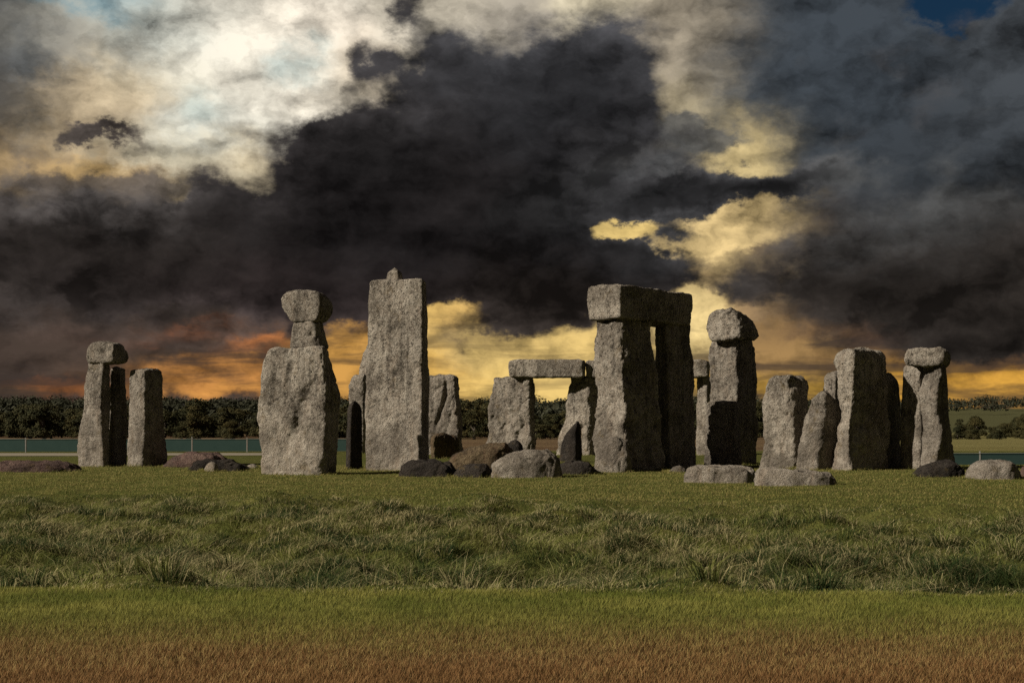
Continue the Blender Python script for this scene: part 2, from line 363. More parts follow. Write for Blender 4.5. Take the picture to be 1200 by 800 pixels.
# ------------------------------------------------------------------ terrain
def ss(a, b, x): 
    t = np.clip((x-a)/(b-a), 0, 1); return t*t*(3-2*t)
def lip(x):  return 15.6 - .10*np.clip(x, -8, 12) + .25*np.sin(x*.5)     # near edge of the ditch
def crest(x): return 33.5 - .45*np.clip(x, -12, 14)                      # where the inner slope levels out
def ground_z(x, y, detail=True):
    x = np.asarray(x, float); y = np.asarray(y, float)
    l, c = lip(x), crest(x)
    z = -.80*ss(l, l+3.6, y) + .80*ss(l+3.0, c, y)**1.0
    # gentle fall behind the stones, then the far downs
    z = z - 2.5*ss(80, 360, y) + 14.5*ss(420, 1500, y) + 10*ss(1500, 4000, y)
    if detail:
        wr = ss(l-.2, l+1.2, y)*(1-ss(c-2.5, c+1.5, y))
        z = z + fbm2(x, y, .16, 2, 3.1)*.10*(1-ss(60, 90, y))*ss(36, 44, y)*0 + wr*fbm2(x, y, .6, 3, 9.2)*.58 + .03*fbm2(x, y, .5, 2, 5.)*(1-ss(70, 90, y))
        z = z + fbm2(x, y, .004, 3, 1.7)*4.0*ss(500, 1300, y)
    return z
def axis(segs):
    a = [np.linspace(s, e, n, endpoint=False) for s, e, n in segs]; return np.concatenate(a + [[segs[-1][1]]])
gx = axis([(-6000, -800, 10), (-800, -120, 20), (-120, -22, 40), (-22, 22, 180), (22, 120, 40), (120, 800, 20), (800, 6000, 10)])
gy = axis([(-300, -10, 8), (-10, 12, 20), (12, 40, 190), (40, 90, 60), (90, 480, 60), (480, 1800, 40), (1800, 9000, 20)])
XX, YY = np.meshgrid(gx, gy); n0, n1 = XX.shape
Z = ground_z(XX.ravel(), YY.ravel())
idx = np.arange(n0*n1).reshape(n0, n1)
quads = np.stack([idx[:-1, :-1].ravel(), idx[:-1, 1:].ravel(), idx[1:, 1:].ravel(), idx[1:, :-1].ravel()], 1)
tag(mesh_np('ground', np.stack([XX.ravel(), YY.ravel(), Z], 1), quads, TURF), kind='structure')

def sheet(name, pts, mat, dz=.02, sub=24):
    """strip between two poly-lines of equal length laid on the ground"""
    a, bb = [np.asarray(p, float) for p in pts]
    t = np.linspace(0, 1, sub); ta = np.linspace(0, 1, len(a))
    A = np.stack([np.interp(t, ta, a[:, 0]), np.interp(t, ta, a[:, 1])], 1); B = np.stack([np.interp(t, ta, bb[:, 0]), np.interp(t, ta, bb[:, 1])], 1)
    V = np.concatenate([A+(B-A)*k/4 for k in range(5)]); V = np.column_stack([V, ground_z(V[:, 0], V[:, 1])+dz])
    i = np.arange(5*sub).reshape(5, sub)
    f = np.stack([i[:-1, :-1].ravel(), i[:-1, 1:].ravel(), i[1:, 1:].ravel(), i[1:, :-1].ravel()], 1)
    return tag(mesh_np(name, V, f, mat), kind='structure')
GRAVEL, t, b = material('pale_path'); P = t.n.new('ShaderNodeNewGeometry').outputs['Position']
t.link(t.mix(t.noise(P, 3, 5, .7), (.20, .17, .12), (.34, .30, .23)), b.inputs['Base Color'])
sheet('path', ([(-60, 72), (-30, 73.5), (-10, 76)], [(-60, 80), (-30, 80.5), (-10, 81)]), GRAVEL)

# ------------------------------------------------------------------ stones
def wx(px, d): return (px-600)/F*d
def wz(py, d): return EYE + (HY-py)/F*d
def smooth_ring(P, k):
    for _ in range(k): P = (np.roll(P, 1, 0) + 2*P + np.roll(P, -1, 0))/4
    return P
def add_disp(V, N, seed, amp, dents, size):
    s = seed*7.7
    q = V + s
    furrow = fbm(q*np.array([2.4, 2.4, .55]), 4, .55)
    d = amp*(.15*fbm(q*.8, 3) + .10*furrow + .055*fbm(q*2.6, 3) + .075*fbm(q*6.5, 3, .65))
    pit = fbm(q*6.5, 2, .6); d -= amp*.07*np.clip(pit-.2, 0, .3)/.3
    wq = q*np.array([1.25, 1.25, .75]) + .25*np.stack([fbm(q*1.5, 2), fbm(q*1.5+31, 2), fbm(q*1.5+67, 2)], 1)
    f1, f2 = worley(wq); d -= amp*(.15*(f1-.45) + .06*np.exp(-((f2-f1)/.05)**2)*np.clip(fbm(q*.9+9, 2)*4+.2, 0, 1))
    chip = fbm(q*np.array([1.3, 1.3, .8])+5, 2); d -= amp*.07*np.clip(chip-.30, 0, .3)/.3
    d *= size
    for dn in dents:
        if isinstance(dn[0], (list, tuple)):
            pts, dd, r, dep = dn
            tt = np.linspace(0, 1, 60); kk = np.linspace(0, 1, len(pts))
            gx_ = np.interp(tt, kk, [p[0] for p in pts]); gy_ = np.interp(tt, kk, [p[1] for p in pts])
            vx, vy = 600 + V[:, 0]*F/V[:, 1], HY - (V[:, 2]-EYE)*F/V[:, 1]
            vx = vx + 2.2*fbm(q*2.2, 2); di = np.sqrt((vx[:, None]-gx_)**2 + (vy[:, None]-gy_)**2); w_ = di.argmin(1)
            taper = np.sin(np.pi*np.clip(tt, .04, .96))**.6
            d -= dep*taper[w_]*np.exp(-(di.min(1)/(r*F/dd))**2)*np.clip(-N[:, 1]*2, 0, 1)
            continue
        (px, py, dd, r, dep) = dn
        c = np.array([wx(px, dd), dd, wz(py, dd)])
        # distance from the sight line, only on the face that looks outwards
        ray = c - np.array([0, 0, EYE]); ray /= np.linalg.norm(ray)
        rel = V - c; al = rel@ray; dist = np.linalg.norm(rel - al[:, None]*ray, axis=1)
        front = np.clip(-(N@ray)*2, 0, 1)
        d -= dep*np.exp(-(dist/r)**2)*front
    return V + N*d[:, None]
def upright(name, rows, d, dl, dr, label, cat, mat=None, seed=1, amp=1., rnd=3, top=None, closed=False, rtop=.13, dents=(), group=None, parent=None):
    """rows: photo row, left edge, near ridge, right edge (top to bottom); d: metres to the near ridge; dl, dr: how much
    farther the left and right edges stand; the fourth corner closes the block"""
    mat = mat or SARSEN
    rows = sorted(rows); ys = np.array([r[0] for r in rows], float)
    ztop = wz(ys[0], d); zbot = wz(ys[-1], d)
    if not closed: zbot = -.35
    H = ztop - zbot
    M = int(np.clip(H/.055, 16, 130))
    zz = np.linspace(zbot, ztop, M); py = HY - (zz-EYE)*F/d
    cols = []
    for c in (1, 2, 3):
        v = np.interp(py, ys, [r[c] for r in rows])
        for _ in range(max(2, M//16)): v[1:-1] = (v[:-2] + 2*v[1:-1] + v[2:])/4
        cols.append(v)
    wid = wx(np.mean(cols[2]), d) - wx(np.mean(cols[0]), d)
    per = 2*(math.hypot(wx(np.mean(cols[1]), d)-wx(np.mean(cols[0]), d), dl) + math.hypot(wx(np.mean(cols[2]), d)-wx(np.mean(cols[1]), d), dr))
    N = int(np.clip(per/.055, 40, 150))
    rings = []
    cap_r = min(rtop, H*.4)
    for k in range(M):
        L = np.array([wx(cols[0][k], d+dl), d+dl]); C = np.array([wx(cols[1][k], d), d]); Rr = np.array([wx(cols[2][k], d+dr), d+dr]); B = L+Rr-C
        q = np.array([L, C, Rr, B, L]); seg = np.linalg.norm(np.diff(q, axis=0), axis=1); cum = np.concatenate([[0], np.cumsum(seg)])
        t = np.linspace(0, cum[-1], N, endpoint=False)
        ring = np.stack([np.interp(t, cum, q[:, 0]), np.interp(t, cum, q[:, 1])], 1)
        x0_, x1_ = ring[:, 0].min(), ring[:, 0].max()
        ring = smooth_ring(ring, rnd*3)
        ring[:, 0] = x0_ + (ring[:, 0]-ring[:, 0].min())*(x1_-x0_)/np.ptp(ring[:, 0])
        cen = ring.mean(0); mn = min(np.ptp(ring[:, 0]), np.ptp(ring[:, 1]))*.5
        ins = 0.
        u = (zz[k]-(ztop-cap_r))/cap_r
        if u > 0: ins = cap_r*(1-math.sqrt(max(0, 1-u*u)))*.75
        if closed:
            u = ((zbot+cap_r)-zz[k])/cap_r
            if u > 0: ins = max(ins, cap_r*(1-math.sqrt(max(0, 1-u*u)))*.55)
        ring = cen + (ring-cen)*(1 - min(.5, ins/max(mn, .05)))
        rings.append(np.column_stack([ring, np.full(N, zz[k])]))
    def cap(r0, sgn):
        c = r0.mean(0); out = []
        for s in (.85, .68, .5, .32, .15):
            r = c + (r0-c)*s; r[:, 2] = r0[:, 2] + sgn*.05*(1-s); out.append(r)
        return out
    tops = cap(rings[-1], 1); bots = cap(rings[0], -1)[::-1] if closed else []
    allr = bots + rings + tops
    V = np.concatenate(allr + [allr[0].mean(0)[None], allr[-1].mean(0)[None]]); nr = len(allr)
    i = np.arange(nr*N).reshape(nr, N); j = np.roll(i, -1, 1)
    quads = np.stack([i[:-1].ravel(), j[:-1].ravel(), j[1:].ravel(), i[1:].ravel()], 1)
    capf = [[i[0][k], nr*N, nr*N, j[0][k]] for k in range(N)]
    # close the ends by collapsing quads into a fan
    if top:
        tp = sorted(top); px = 600 + V[:, 0]*F/V[:, 1]
        zt = wz(np.interp(px, [a for a, _ in tp], [b_ for _, b_ in tp]), d)
        V[:, 2] = zbot + (V[:, 2]-zbot)*(zt-zbot)/H
    tri_t = np.stack([i[-1], j[-1], np.full(N, nr*N+1)], 1); tri_b = np.stack([j[0], i[0], np.full(N, nr*N)], 1)
    tris = np.concatenate([quads[:, [0, 1, 2]], quads[:, [0, 2, 3]], tri_t, tri_b])
    return finish(name, V, tris, mat, seed, amp, dents, min(1., max(.45, wid/1.6)), label, cat, group, parent)
def finish(name, V, tris, mat, seed, amp, dents, size, label, cat, group, parent):
    fn = np.cross(V[tris[:, 1]]-V[tris[:, 0]], V[tris[:, 2]]-V[tris[:, 0]]); Nn = np.zeros_like(V)
    for c in range(3): np.add.at(Nn, tris[:, c], fn)
    Nn /= np.linalg.norm(Nn, axis=1)[:, None] + 1e-9
    V = add_disp(V, Nn, seed, amp, dents, size)
    org = np.array([V[:, 0].mean(), V[:, 1].mean(), max(0., V[:, 2].min()) if parent is None else V[:, 2].min()])
    if parent is None:
        low = V[(V[:, 2] > -.12) & (V[:, 2] < .10)]
        if len(low): FEET.append((low, low[:, :2].mean(0)))
    o = mesh_np(name, V, tris, mat, True, org)
    if parent:
        o.parent = parent; o.location = org - np.array(parent.location)
        if label: o['label'] = label
    else: tag(o, label, cat, group)
    return o
def rock(label, prof, ybase, depth, mat=None, seed=1, amp=1., e=.62, d=None, tilt=0., name='fallen_stone', dents=(), cat='fallen stone', group=None):
    """prof: photo points of the upper outline left to right; ybase: photo row where its front meets the turf"""
    mat = mat or SARSEN
    d = d or EYE*F/(ybase-HY)
    dc = d + depth/2
    xs = np.array([p[0] for p in prof], float); ys = np.array([p[1] for p in prof], float)
    x0, x1 = wx(xs[0], dc), wx(xs[-1], dc); a, bb = (x1-x0)/2, depth/2; cx = (x0+x1)/2
    n, mth = 88, 30
    ph = np.linspace(0, 2*np.pi, n, endpoint=False); th = np.linspace(-.35, np.pi/2, mth)
    P, T = np.meshgrid(ph, th)
    sp = lambda v, k: np.sign(v)*np.abs(v)**k
    cr = sp(np.cos(np.clip(T, 0, 2)), e)
    x = sp(np.cos(P), .8)*cr; y = sp(np.sin(P), .8)*cr; s = sp(np.sin(T), e)
    X = cx + a*x; Y = dc + bb*y
    ztop = wz(np.interp(600 + X*F/dc, xs, ys), dc)
    # the outline drops to the ground at both ends
    Zz = np.where(s > 0, np.maximum(ztop, .12)*s, s*.5) + tilt*(Y-dc)*np.clip(s, 0, 1)
    V = np.stack([X.ravel(), Y.ravel(), Zz.ravel()], 1)
    i = np.arange(n*mth).reshape(mth, n); j = np.roll(i, -1, 1)
    q = np.stack([i[:-1].ravel(), j[:-1].ravel(), j[1:].ravel(), i[1:].ravel()], 1)
    tris = np.concatenate([q[:, [0, 1, 2]], q[:, [0, 2, 3]]])
    return finish(name, V, tris, mat, seed, amp, dents, min(.9, max(.35, min(a, .8))), label, cat, group, None)

SS, LS = 'standing stone', 'lintel stone'
# --- left pair and its short lintel
upright('standing_stone', [(420,103,122,129),(450,99,120,129),(480,95,118,129),(510,92,120,130),(547,90,124,131)], 57, .45, .9,
        'grey standing stone tapering upwards under a short two-lump lintel, beside a square dark-sided stone', SS, seed=1, dents=[(131,470,57,.25,.1)])
upright('standing_stone', [(429,129,132,148),(470,128,132,149),(547,126,132,150)], 58.3, .35, 1.0,
        'shaded narrow standing stone squeezed between a lintel-capped stone and a square dark-sided stone', SS, seed=2)
upright('lintel_stone', [(401,105,134,145),(410,101,133,150),(419,101,132,150),(424,104,132,147)], 56.8, .5, 1.5,
        'short rounded lintel over two close-set stones left of a square dark-sided stone', LS, seed=3, closed=True, amp=.7, rnd=2, rtop=.1, dents=[(120,414,56.8,.13,.1)])
upright('standing_stone', [(432,152,168,189),(440,151,168,191),(500,150,169,193),(547,148,165,195)], 57, .4, .9,
        'square-topped bare standing stone, one pale narrow face and one wide dark face, no lintel', SS, seed=74, amp=.6, rtop=.10, rnd=2)
# --- broad stone with stacked stones
bs = upright('standing_stone', [(406,314,380,385),(420,309,380,389),(440,305,381,394),(464,302,381,398),(482,301,381,398),(517,303,379,396),(557,305,376,395)], 48.7, .6, .95,
        'broad shouldered standing stone with a diagonal furrow and two smaller stones balanced on top', SS, seed=5, amp=.7, rnd=3, rtop=.10,
        dents=[([(372,425),(366,452),(356,478),(344,505),(332,535),(326,548)],48.9,.20,.13),([(344,412),(338,445),(334,480)],48.9,.12,.07),([(326,420),(320,470),(322,520)],48.9,.15,.06)])
upright('neck_stone', [(374,344,368,379),(390,341,369,380),(398,340,370,382),(409,339,371,386)], 48.95, .3, .55,
        'small squat stone wedged between a broad furrowed stone and a rounded cap stone', 'stone', seed=6, closed=True, amp=.7, dents=[(364,392,49,.09,.14)])
upright('cap_stone', [(341,332,372,384),(346,329,374,389),(358,330,375,391),(367,335,373,389),(377,341,369,382)], 48.8, .45, .75,
        'rounded boulder-like cap stone balanced on a small neck stone', LS, seed=7, closed=True, amp=.5, rtop=.10, rnd=2, top=[(329,342),(340,340),(365,341),(392,346)])
# --- tall dressed stone with tenon
tall = upright('standing_stone', [(326,432,496,500),(415,429,496,502),(480,428,495,503),(552,428,494,503)], 52.5, .50, 1.15,
        'tallest slab-like standing stone with a knob-shaped tenon on its flat top', SS, seed=8, amp=.45, rnd=2, rtop=.10, dents=[(463,438,52.6,.12,.06),(497,430,52.6,.15,.06),(470,460,52.6,.1,.04)])
upright('tenon', [(314,458,464,467),(318,454,465,471),(323,453,466,472),(330,452,466,474)], 52.9, .25, .35, 'weathered conical tenon', None, seed=9, closed=True, amp=.25, rtop=.16, parent=tall)
upright('standing_stone', [(470,409,414,421),(480,406,412,424),(552,405,410,425)], 54.5, .3, .8,
        'small blackish round-topped stone in the gap beside the tall slab with a tenon', SS, BLUE_SHADE, seed=10, rtop=.2, amp=.5)
upright('standing_stone', [(438,412,425,440),(450,409,425,441),(545,410,425,441)], 80, .4, .9,
        'pale stone half hidden behind the tall tenon stone, lower of the two peeking out', SS, seed=11, rtop=.3)
upright('standing_stone', [(407,427,438,444),(430,421,438,446),(545,418,438,447)], 82, .4, .9,
        'pale pointed stone mostly hidden behind the tall tenon stone, its slanting top showing', SS, seed=12, rtop=.4)
# --- far ring of uprights and lintels
upright('standing_stone', [(440,496,532,537),(474,495,535,541),(530,494,537,543)], 77, .5, 1.0,
        'flat-topped stone with a diagonal crack, standing just behind the tall tenon stone', SS, seed=13, rtop=.2,
        dents=[([(522,440),(521,468),(514,486),(508,508)],77,.10,.28)])
upright('standing_stone', [(509,505,510,534),(520,503,509,537),(541,502,508,538)], 69, .4, .9,
        'low squarish brown stump stone in front of the cracked flat-topped stone', SS, BROWN, seed=14, rtop=.2)
upright('standing_stone', [(441,578,620,625),(474,574,621,626),(506,573,622,627),(519,570,623,628),(540,566,624,629)], 76, .5, 1.,
        'wide tapering upright carrying the free end of the slim far lintel', SS, seed=15, rtop=.12, dents=[(608,508,76,.2,.12),(603,500,76,.16,.12)])
upright('standing_stone', [(441,669,690,703),(485,662,690,704),(506,656,690,705),(540,652,690,707)], 76, .5, 1.,
        'leaning far upright with a sloping left side, under the joint of two slim lintels', SS, seed=16, rtop=.12, dents=[(683,500,76,.15,.14),(681,470,76,.12,.1)])
upright('lintel_stone', [(421,597,683,685.5),(431,596,683,686),(442,597,683,685.5)], 75.6, .2, 1.1,
        'long slim lintel bridging a clear gap of sky between two far uprights', LS, seed=17, closed=True, amp=.45, rnd=2, rtop=.1)
upright('lintel_stone', [(421.5,687,742,744.5),(432,686.5,742,745),(442,687,742,744.5)], 75.7, .2, 1.1,
        'slim lintel running behind the great trilithon, butting the lintel over the sky gap', LS, seed=18, closed=True, amp=.45, rnd=2, rtop=.1)
upright('lintel_stone', [(421.5,746,829,831),(432,746,829,832),(442,746,829,831)], 75.9, .2, 1.1,
        'slim far lintel whose end shows between the great trilithon and the rough-capped stone', LS, seed=19, closed=True, amp=.45, rnd=2, rtop=.1)
upright('standing_stone', [(441,732,755,762),(540,728,757,766)], 76.1, .4, 1.,
        'far upright standing behind the great trilithon under two butting lintels', SS, seed=20, rtop=.12)
upright('standing_stone', [(441,817,829,834),(490,816,829,834),(540,816,829,835)], 76.2, .4, 1.,
        'pale far upright in the gap between the great trilithon and the rough-capped stone', SS, seed=21, rtop=.12)
# --- great trilithon
upright('standing_stone', [(370,697,729,765),(395,695,729,761),(421,695,730,767),(472,700,732,773),(526,699,733,777),(552,698,734,779)], 52.3, 1.0, 2.0,
        'massive pitted upright of the great trilithon with a boulder at its foot', SS, seed=22, amp=1.25,
        dents=[(727,392,52.5,.16,.22),(724,384,52.5,.14,.15),(731,402,52.5,.2,.16),(740,500,53,.3,.2),(735,440,52.6,.25,.15),(716,505,53,.2,.1)])
upright('standing_stone', [(376,767,781,809),(411,768,782,812),(479,767,784,814),(549,765,786,816)], 55.0, .8, 1.7,
        'smooth dark upright of the great trilithon, facing the rough-capped stone', SS, seed=23, amp=.8, rtop=.12)
upright('lintel_stone', [(332,690,728,810),(352,689,728,811),(372.5,691,728.5,809)], 52.0, 1.3, 4.4,
        'huge block lintel of the great trilithon, pale end face and long dark side', LS, seed=24, closed=True, amp=.5, rnd=2, rtop=.12)
# --- capped stone
upright('standing_stone', [(390,838,861,881),(404,834,862,884),(411,832,863,885),(469,832,865,886),(499,828,864,887),(548,827,862,887)], 60.0, .6, 1.2,
        'tall upright with pale front and dark side, carrying a rough lumpy cap', SS, seed=25, amp=.7, rtop=.15, rnd=3)
upright('cap_stone', [(361,832,860,880),(367,828,863,886),(381,826,866,890),(390,829,867,891),(397,833,866,888)], 59.6, .6, 1.0,
        'rough lumpy cap stone overhanging a tall upright beside the great trilithon', LS, seed=26, closed=True, amp=.95, rtop=.08, rnd=2, top=[(826,366),(838,363),(856,361),(872,366),(889,373)])
upright('standing_stone', [(470,830,861,866),(476,828,862,867),(510,826,862,868),(549,825,861,869)], 57.9, .15, .5,  # slab added in place of the shadow cast on the upright's lower face
        'added flat-topped slab standing in for the shadow on the foot of the rough-capped upright', SS, seed=35, amp=.4, rtop=.06, rnd=1)
upright('standing_stone', [(496,672,676,681),(505,660,675,682),(515,657,675,682),(547,655,674,683)], 64, .3, .6,
        'dark pointed stone standing before the leaning far upright', SS, BLUE_SHADE, seed=36, amp=.6, rtop=.2, top=[(655,508),(664,501),(678,494),(684,497)])
# --- right group
upright('standing_stone', [(440,901,925,942),(450,897,927,947),(478,894,928,947),(500,895,930,944),(530,892,932,940),(549,890,932,937)], 54, .6, .9,
        'stocky stone with small holes and a notched top corner, left of a leaning round-topped stone', SS, seed=27, amp=.8, rtop=.2,
        dents=[(929,448,54,.17,.25),(922,485,54,.07,.16),(904,523,54,.07,.14),(926,470,54,.12,.1),(906,502,54,.12,.06)])
upright('standing_stone', [(459,958,966,975),(466,952,966,981),(480,947,966,986),(500,940,963,985),(525,935,960,981),(554,930,957,976)], 53.5, .4, .7,
        'leaning round-topped stone with ribbed surface, between a holed stone and a wide dark-faced stone', SS, seed=28, rtop=.35)
upright('standing_stone', [(410,984,1001,1037),(418,976,1001,1040),(432,980,1001,1041),(460,982,1001,1041),(480,985,999,1041),(500,982,996,1042),(552,974,997,1044)], 53, .7, 1.8,
        'wide stone with pale ragged edge and broad dark face streaked by one lit rib', SS, seed=29, amp=.9, rnd=3, rtop=.15,
        top=[(974,414),(984,412),(990,409),(1001,408),(1030,410),(1044,414)], dents=[(991,470,53.2,.1,.12),(978,425,53.3,.1,.1),(1008,520,53.4,.18,-.12),(1014,508,53.4,.15,-.12),(1019,496,53.4,.12,-.10)])
upright('standing_stone', [(437,1032,1037,1048),(450,1031,1037,1054),(552,1030,1038,1058)], 55, .4, 1.,
        'dark low-shouldered stone tucked against the back of the wide dark-faced stone', SS, seed=30, rtop=.35)
upright('standing_stone', [(435,968,980,990),(446,965,980,992),(549,962,980,994)], 58.5, .5, .9,
        'pale stone peeking above the leaning round-topped stone', SS, seed=31, rtop=.3)
upright('standing_stone', [(427,1060,1079,1085),(480,1056,1079,1085),(553,1054,1079,1086)], 54.2, .5, .9,
        'straight upright of the small outer trilithon, half in shadow', SS, seed=32, amp=.8, rtop=.12)
upright('standing_stone', [(426,1085,1103,1108),(437,1084,1104,1110),(462,1077,1097,1111),(482,1078,1099,1111),(505,1083,1105,1115),(545,1080,1096,1119),(556,1081,1098,1119)], 53.3, .45, .85,
        'sinuous twisted upright of the small outer trilithon', SS, seed=33, amp=.9, rtop=.12)
upright('lintel_stone', [(407,1065,1104,1110),(414,1060,1107,1113),(422,1060,1107,1113),(428.5,1062,1105,1111)], 53.2, .25, 1.2,
        'small rounded lintel bridging a straight and a twisted upright', LS, seed=34, closed=True, amp=.8, rtop=.12, rnd=2, dents=[(1092,416,53.2,.1,.08)])

# --- fallen stones
rock('low flat purplish slab lying alone at the open side of the lintel-capped pair', [(-22,548),(-15,541),(10,538),(50,539),(85,541),(97,549)], 553, 1.6, RED, seed=41)
rock('reddish low mound of stone behind a dark slab by the square dark-sided stone', [(190,541),(205,533),(230,528),(250,530),(268,538),(275,544)], 548, 1.8, RED, seed=42, d=56.3)
rock('dark flat slab lying before the reddish mound', [(220,548),(228,540),(245,537),(275,537),(287,543),(294,549)], 552, 1.0, BLUE_SHADE, seed=43, e=.5)
rock('small pale knob of stone leaning on the dark flat slab', [(240,550),(243,544),(249,541),(254,543),(257,550)], 553, .5, seed=44, name='small_stone', cat='stone')
rock('little pale stone in the grass beside the broad furrowed stone', [(286,547),(291,544),(298,543),(305,546)], 549, .5, seed=45, name='small_stone', cat='stone')
rock('dark rounded boulder in front of the tall tenon stone', [(465,556),(470,543),(480,538),(510,537),(528,540),(536,556)], 559, 1.1, BLUE_SHADE, seed=46, e=.5)
rock('large brown slab slanting up behind two dark boulders', [(520,545),(530,532),(545,526),(570,521),(592,518),(602,524),(608,540)], 553, 1.7, BROWN, seed=47, d=49.2, e=.35)
rock('dark low boulder between a brown slab and a pale broken block', [(533,556),(538,547),(552,543),(570,544),(580,556)], 559.5, .9, BLUE_SHADE, seed=48, e=.5)
rock('pale broken block with sloping top in front of the far lintel opening', [(573,556),(576,538),(590,532),(615,529),(640,527),(655,532),(658,556)], 560, 1.3, seed=49, e=.4, amp=1.1)
rock('dark jagged stone poking up behind the pale broken block', [(590,535),(594,518),(604,515),(612,519),(616,536)], 546, .8, BLUE_SHADE, seed=50, d=57)
rock('dark low rubble stone between the pale broken block and the great trilithon', [(640,555),(648,545),(665,539),(690,541),(703,553)], 556, 1.2, BLUE_SHADE, seed=51, e=.5)
rock('upright grey boulder leaning on the foot of the great trilithon', [(697,550),(699,528),(706,516),(720,511),(733,515),(739,530),(741,550)], 552.5, 1.0, seed=52, e=.45, d=51.2)
rock('tiny pale stone at the end of the two long fallen slabs', [(783,551),(788,547),(796,545),(806,548)], 553.5, .5, seed=53, name='small_stone', cat='stone')
rock('long pale fallen slab in front of the rough-capped stone', [(801,552),(806,546),(830,545),(860,546),(884,548),(887,554)], 566, 1.0, seed=54, e=.3, amp=.8)
rock('fallen slab with a dark end, lying end to end with a longer pale slab', [(885,553),(888,548),(915,547),(935,550),(955,551),(972,553),(978,560)], 569, 1.0, seed=55, e=.3, amp=.9)
rock('dark humped boulder at the foot of the twisted upright', [(1065,556),(1075,547),(1095,542),(1115,540),(1126,544),(1132,556)], 559, 1.0, BLUE_SHADE, seed=56, e=.5)
rock('pale rounded boulder standing clear of the small outer trilithon', [(1132,556),(1138,544),(1155,539),(1175,539),(1190,541),(1198,556)], 561.5, 1.2, seed=57, e=.5)
rock('dark boulder next to the pale rounded boulder beyond the small outer trilithon', [(1194,556),(1202,544),(1220,541),(1236,546),(1242,556)], 560, 1.2, RED, seed=58, e=.5)

# ------------------------------------------------------------------ fences
NET, t, b = material('green_netting', .8); P = t.n.new('ShaderNodeNewGeometry').outputs['Position']
t.link(t.mix(t.noise(P, 2.5, 4, .7), (.022, .050, .043), (.040, .074, .064)), b.inputs['Base Color'])
POSTM, t, b = material('galvanised_post', .6); t.link(t.mix(t.noise(t.n.new('ShaderNodeTexCoord').outputs['Object'], 8, 3, .6), (.22, .22, .20), (.32, .32, .30)), b.inputs['Base Color'])
def box(name, x0, x1, y0, y1, z0, z1, mat, parent=None):
    V = np.array([(x, y, z) for z in (z0, z1) for y in (y0, y1) for x in (x0, x1)], float)
    f = [(0,2,3,1),(4,5,7,6),(0,1,5,4),(2,6,7,3),(0,4,6,2),(1,3,7,5)]
    return mesh_np(name, V, f, mat, False, None, parent)
def fence(label, A, B, h, step):
    A, B = np.array(A, float), np.array(B, float); L = np.linalg.norm(B-A); n = max(1, round(L/step))
    root = bpy.data.objects.new('netting_fence', None); COL.objects.link(root); root.location = (A[0], A[1], 0)
    root.rotation_euler.z = math.atan2(*(B-A)[::-1]); tag(root, label, 'fence', 'low green fences round the stones')
    rnd = random.Random(int(A[0]*10))
    for k in range(n+1):
        p = box('post', k*L/n-.022, k*L/n+.022, -.022, .022, -.3, h+.10+rnd.uniform(-.03, .05), POSTM, root)
        if k < n: box('netting', k*L/n+.04, (k+1)*L/n-.04, -.008, .008, .05, h+rnd.uniform(-.015, .015), NET, root)
    box('top_wire', 0, L, -.05, -.038, h+.005, h+.017, POSTM, root)
fence('long low green netting fence with pale posts behind the standing stones', (-62, 81.5), (-8.5, 84), .72, 3.0)
fence('short low green netting fence beyond the small outer trilithon', (15.2, 58.5), (34, 60), .48, 2.6)

# ------------------------------------------------------------------ trees
def leaf_cloud(rng, lobes, per, size):
    """lobes: centre, radii; returns quads of leaf clumps spread through the lobes, mostly near their skin"""
    Vs = []
    for (c, r) in lobes:
        v = rng.normal(size=(per, 3)); v /= np.linalg.norm(v, axis=1)[:, None]
        v[:, 2] = np.where(v[:, 2] < -.3, -v[:, 2]*.6, v[:, 2])
        rad = rng.uniform(.72, 1.08, per)[:, None]
        p = np.asarray(c) + v*rad*np.asarray(r)
        t = np.cross(v + rng.normal(size=(per, 3))*.55, rng.normal(size=(per, 3))); t /= np.linalg.norm(t, axis=1)[:, None]
        b2 = np.cross(v + rng.normal(size=(per, 3))*.45, t); b2 /= np.linalg.norm(b2, axis=1)[:, None]
        s = size*rng.uniform(.6, 1.3, per)[:, None]
        q = np.stack([p - t*s, p + b2*s*.7, p + t*s, p - b2*s*.7], 1)
        Vs.append(q.reshape(-1, 3))
    V = np.concatenate(Vs); return V, np.arange(len(V)).reshape(-1, 4)
def tube(path, rad, n=7):
    path = np.asarray(path, float); V = []
    a = np.linspace(0, 2*np.pi, n, endpoint=False)
    for p, r in zip(path, rad): V.append(np.stack([p[0]+r*np.cos(a), p[1]+r*np.sin(a), np.full(n, p[2])], 1))
    V = np.concatenate(V); i = np.arange(len(path)*n).reshape(len(path), n); j = np.roll(i, -1, 1)
    return V, np.stack([i[:-1].ravel(), j[:-1].ravel(), j[1:].ravel(), i[1:].ravel()], 1)
protos = []
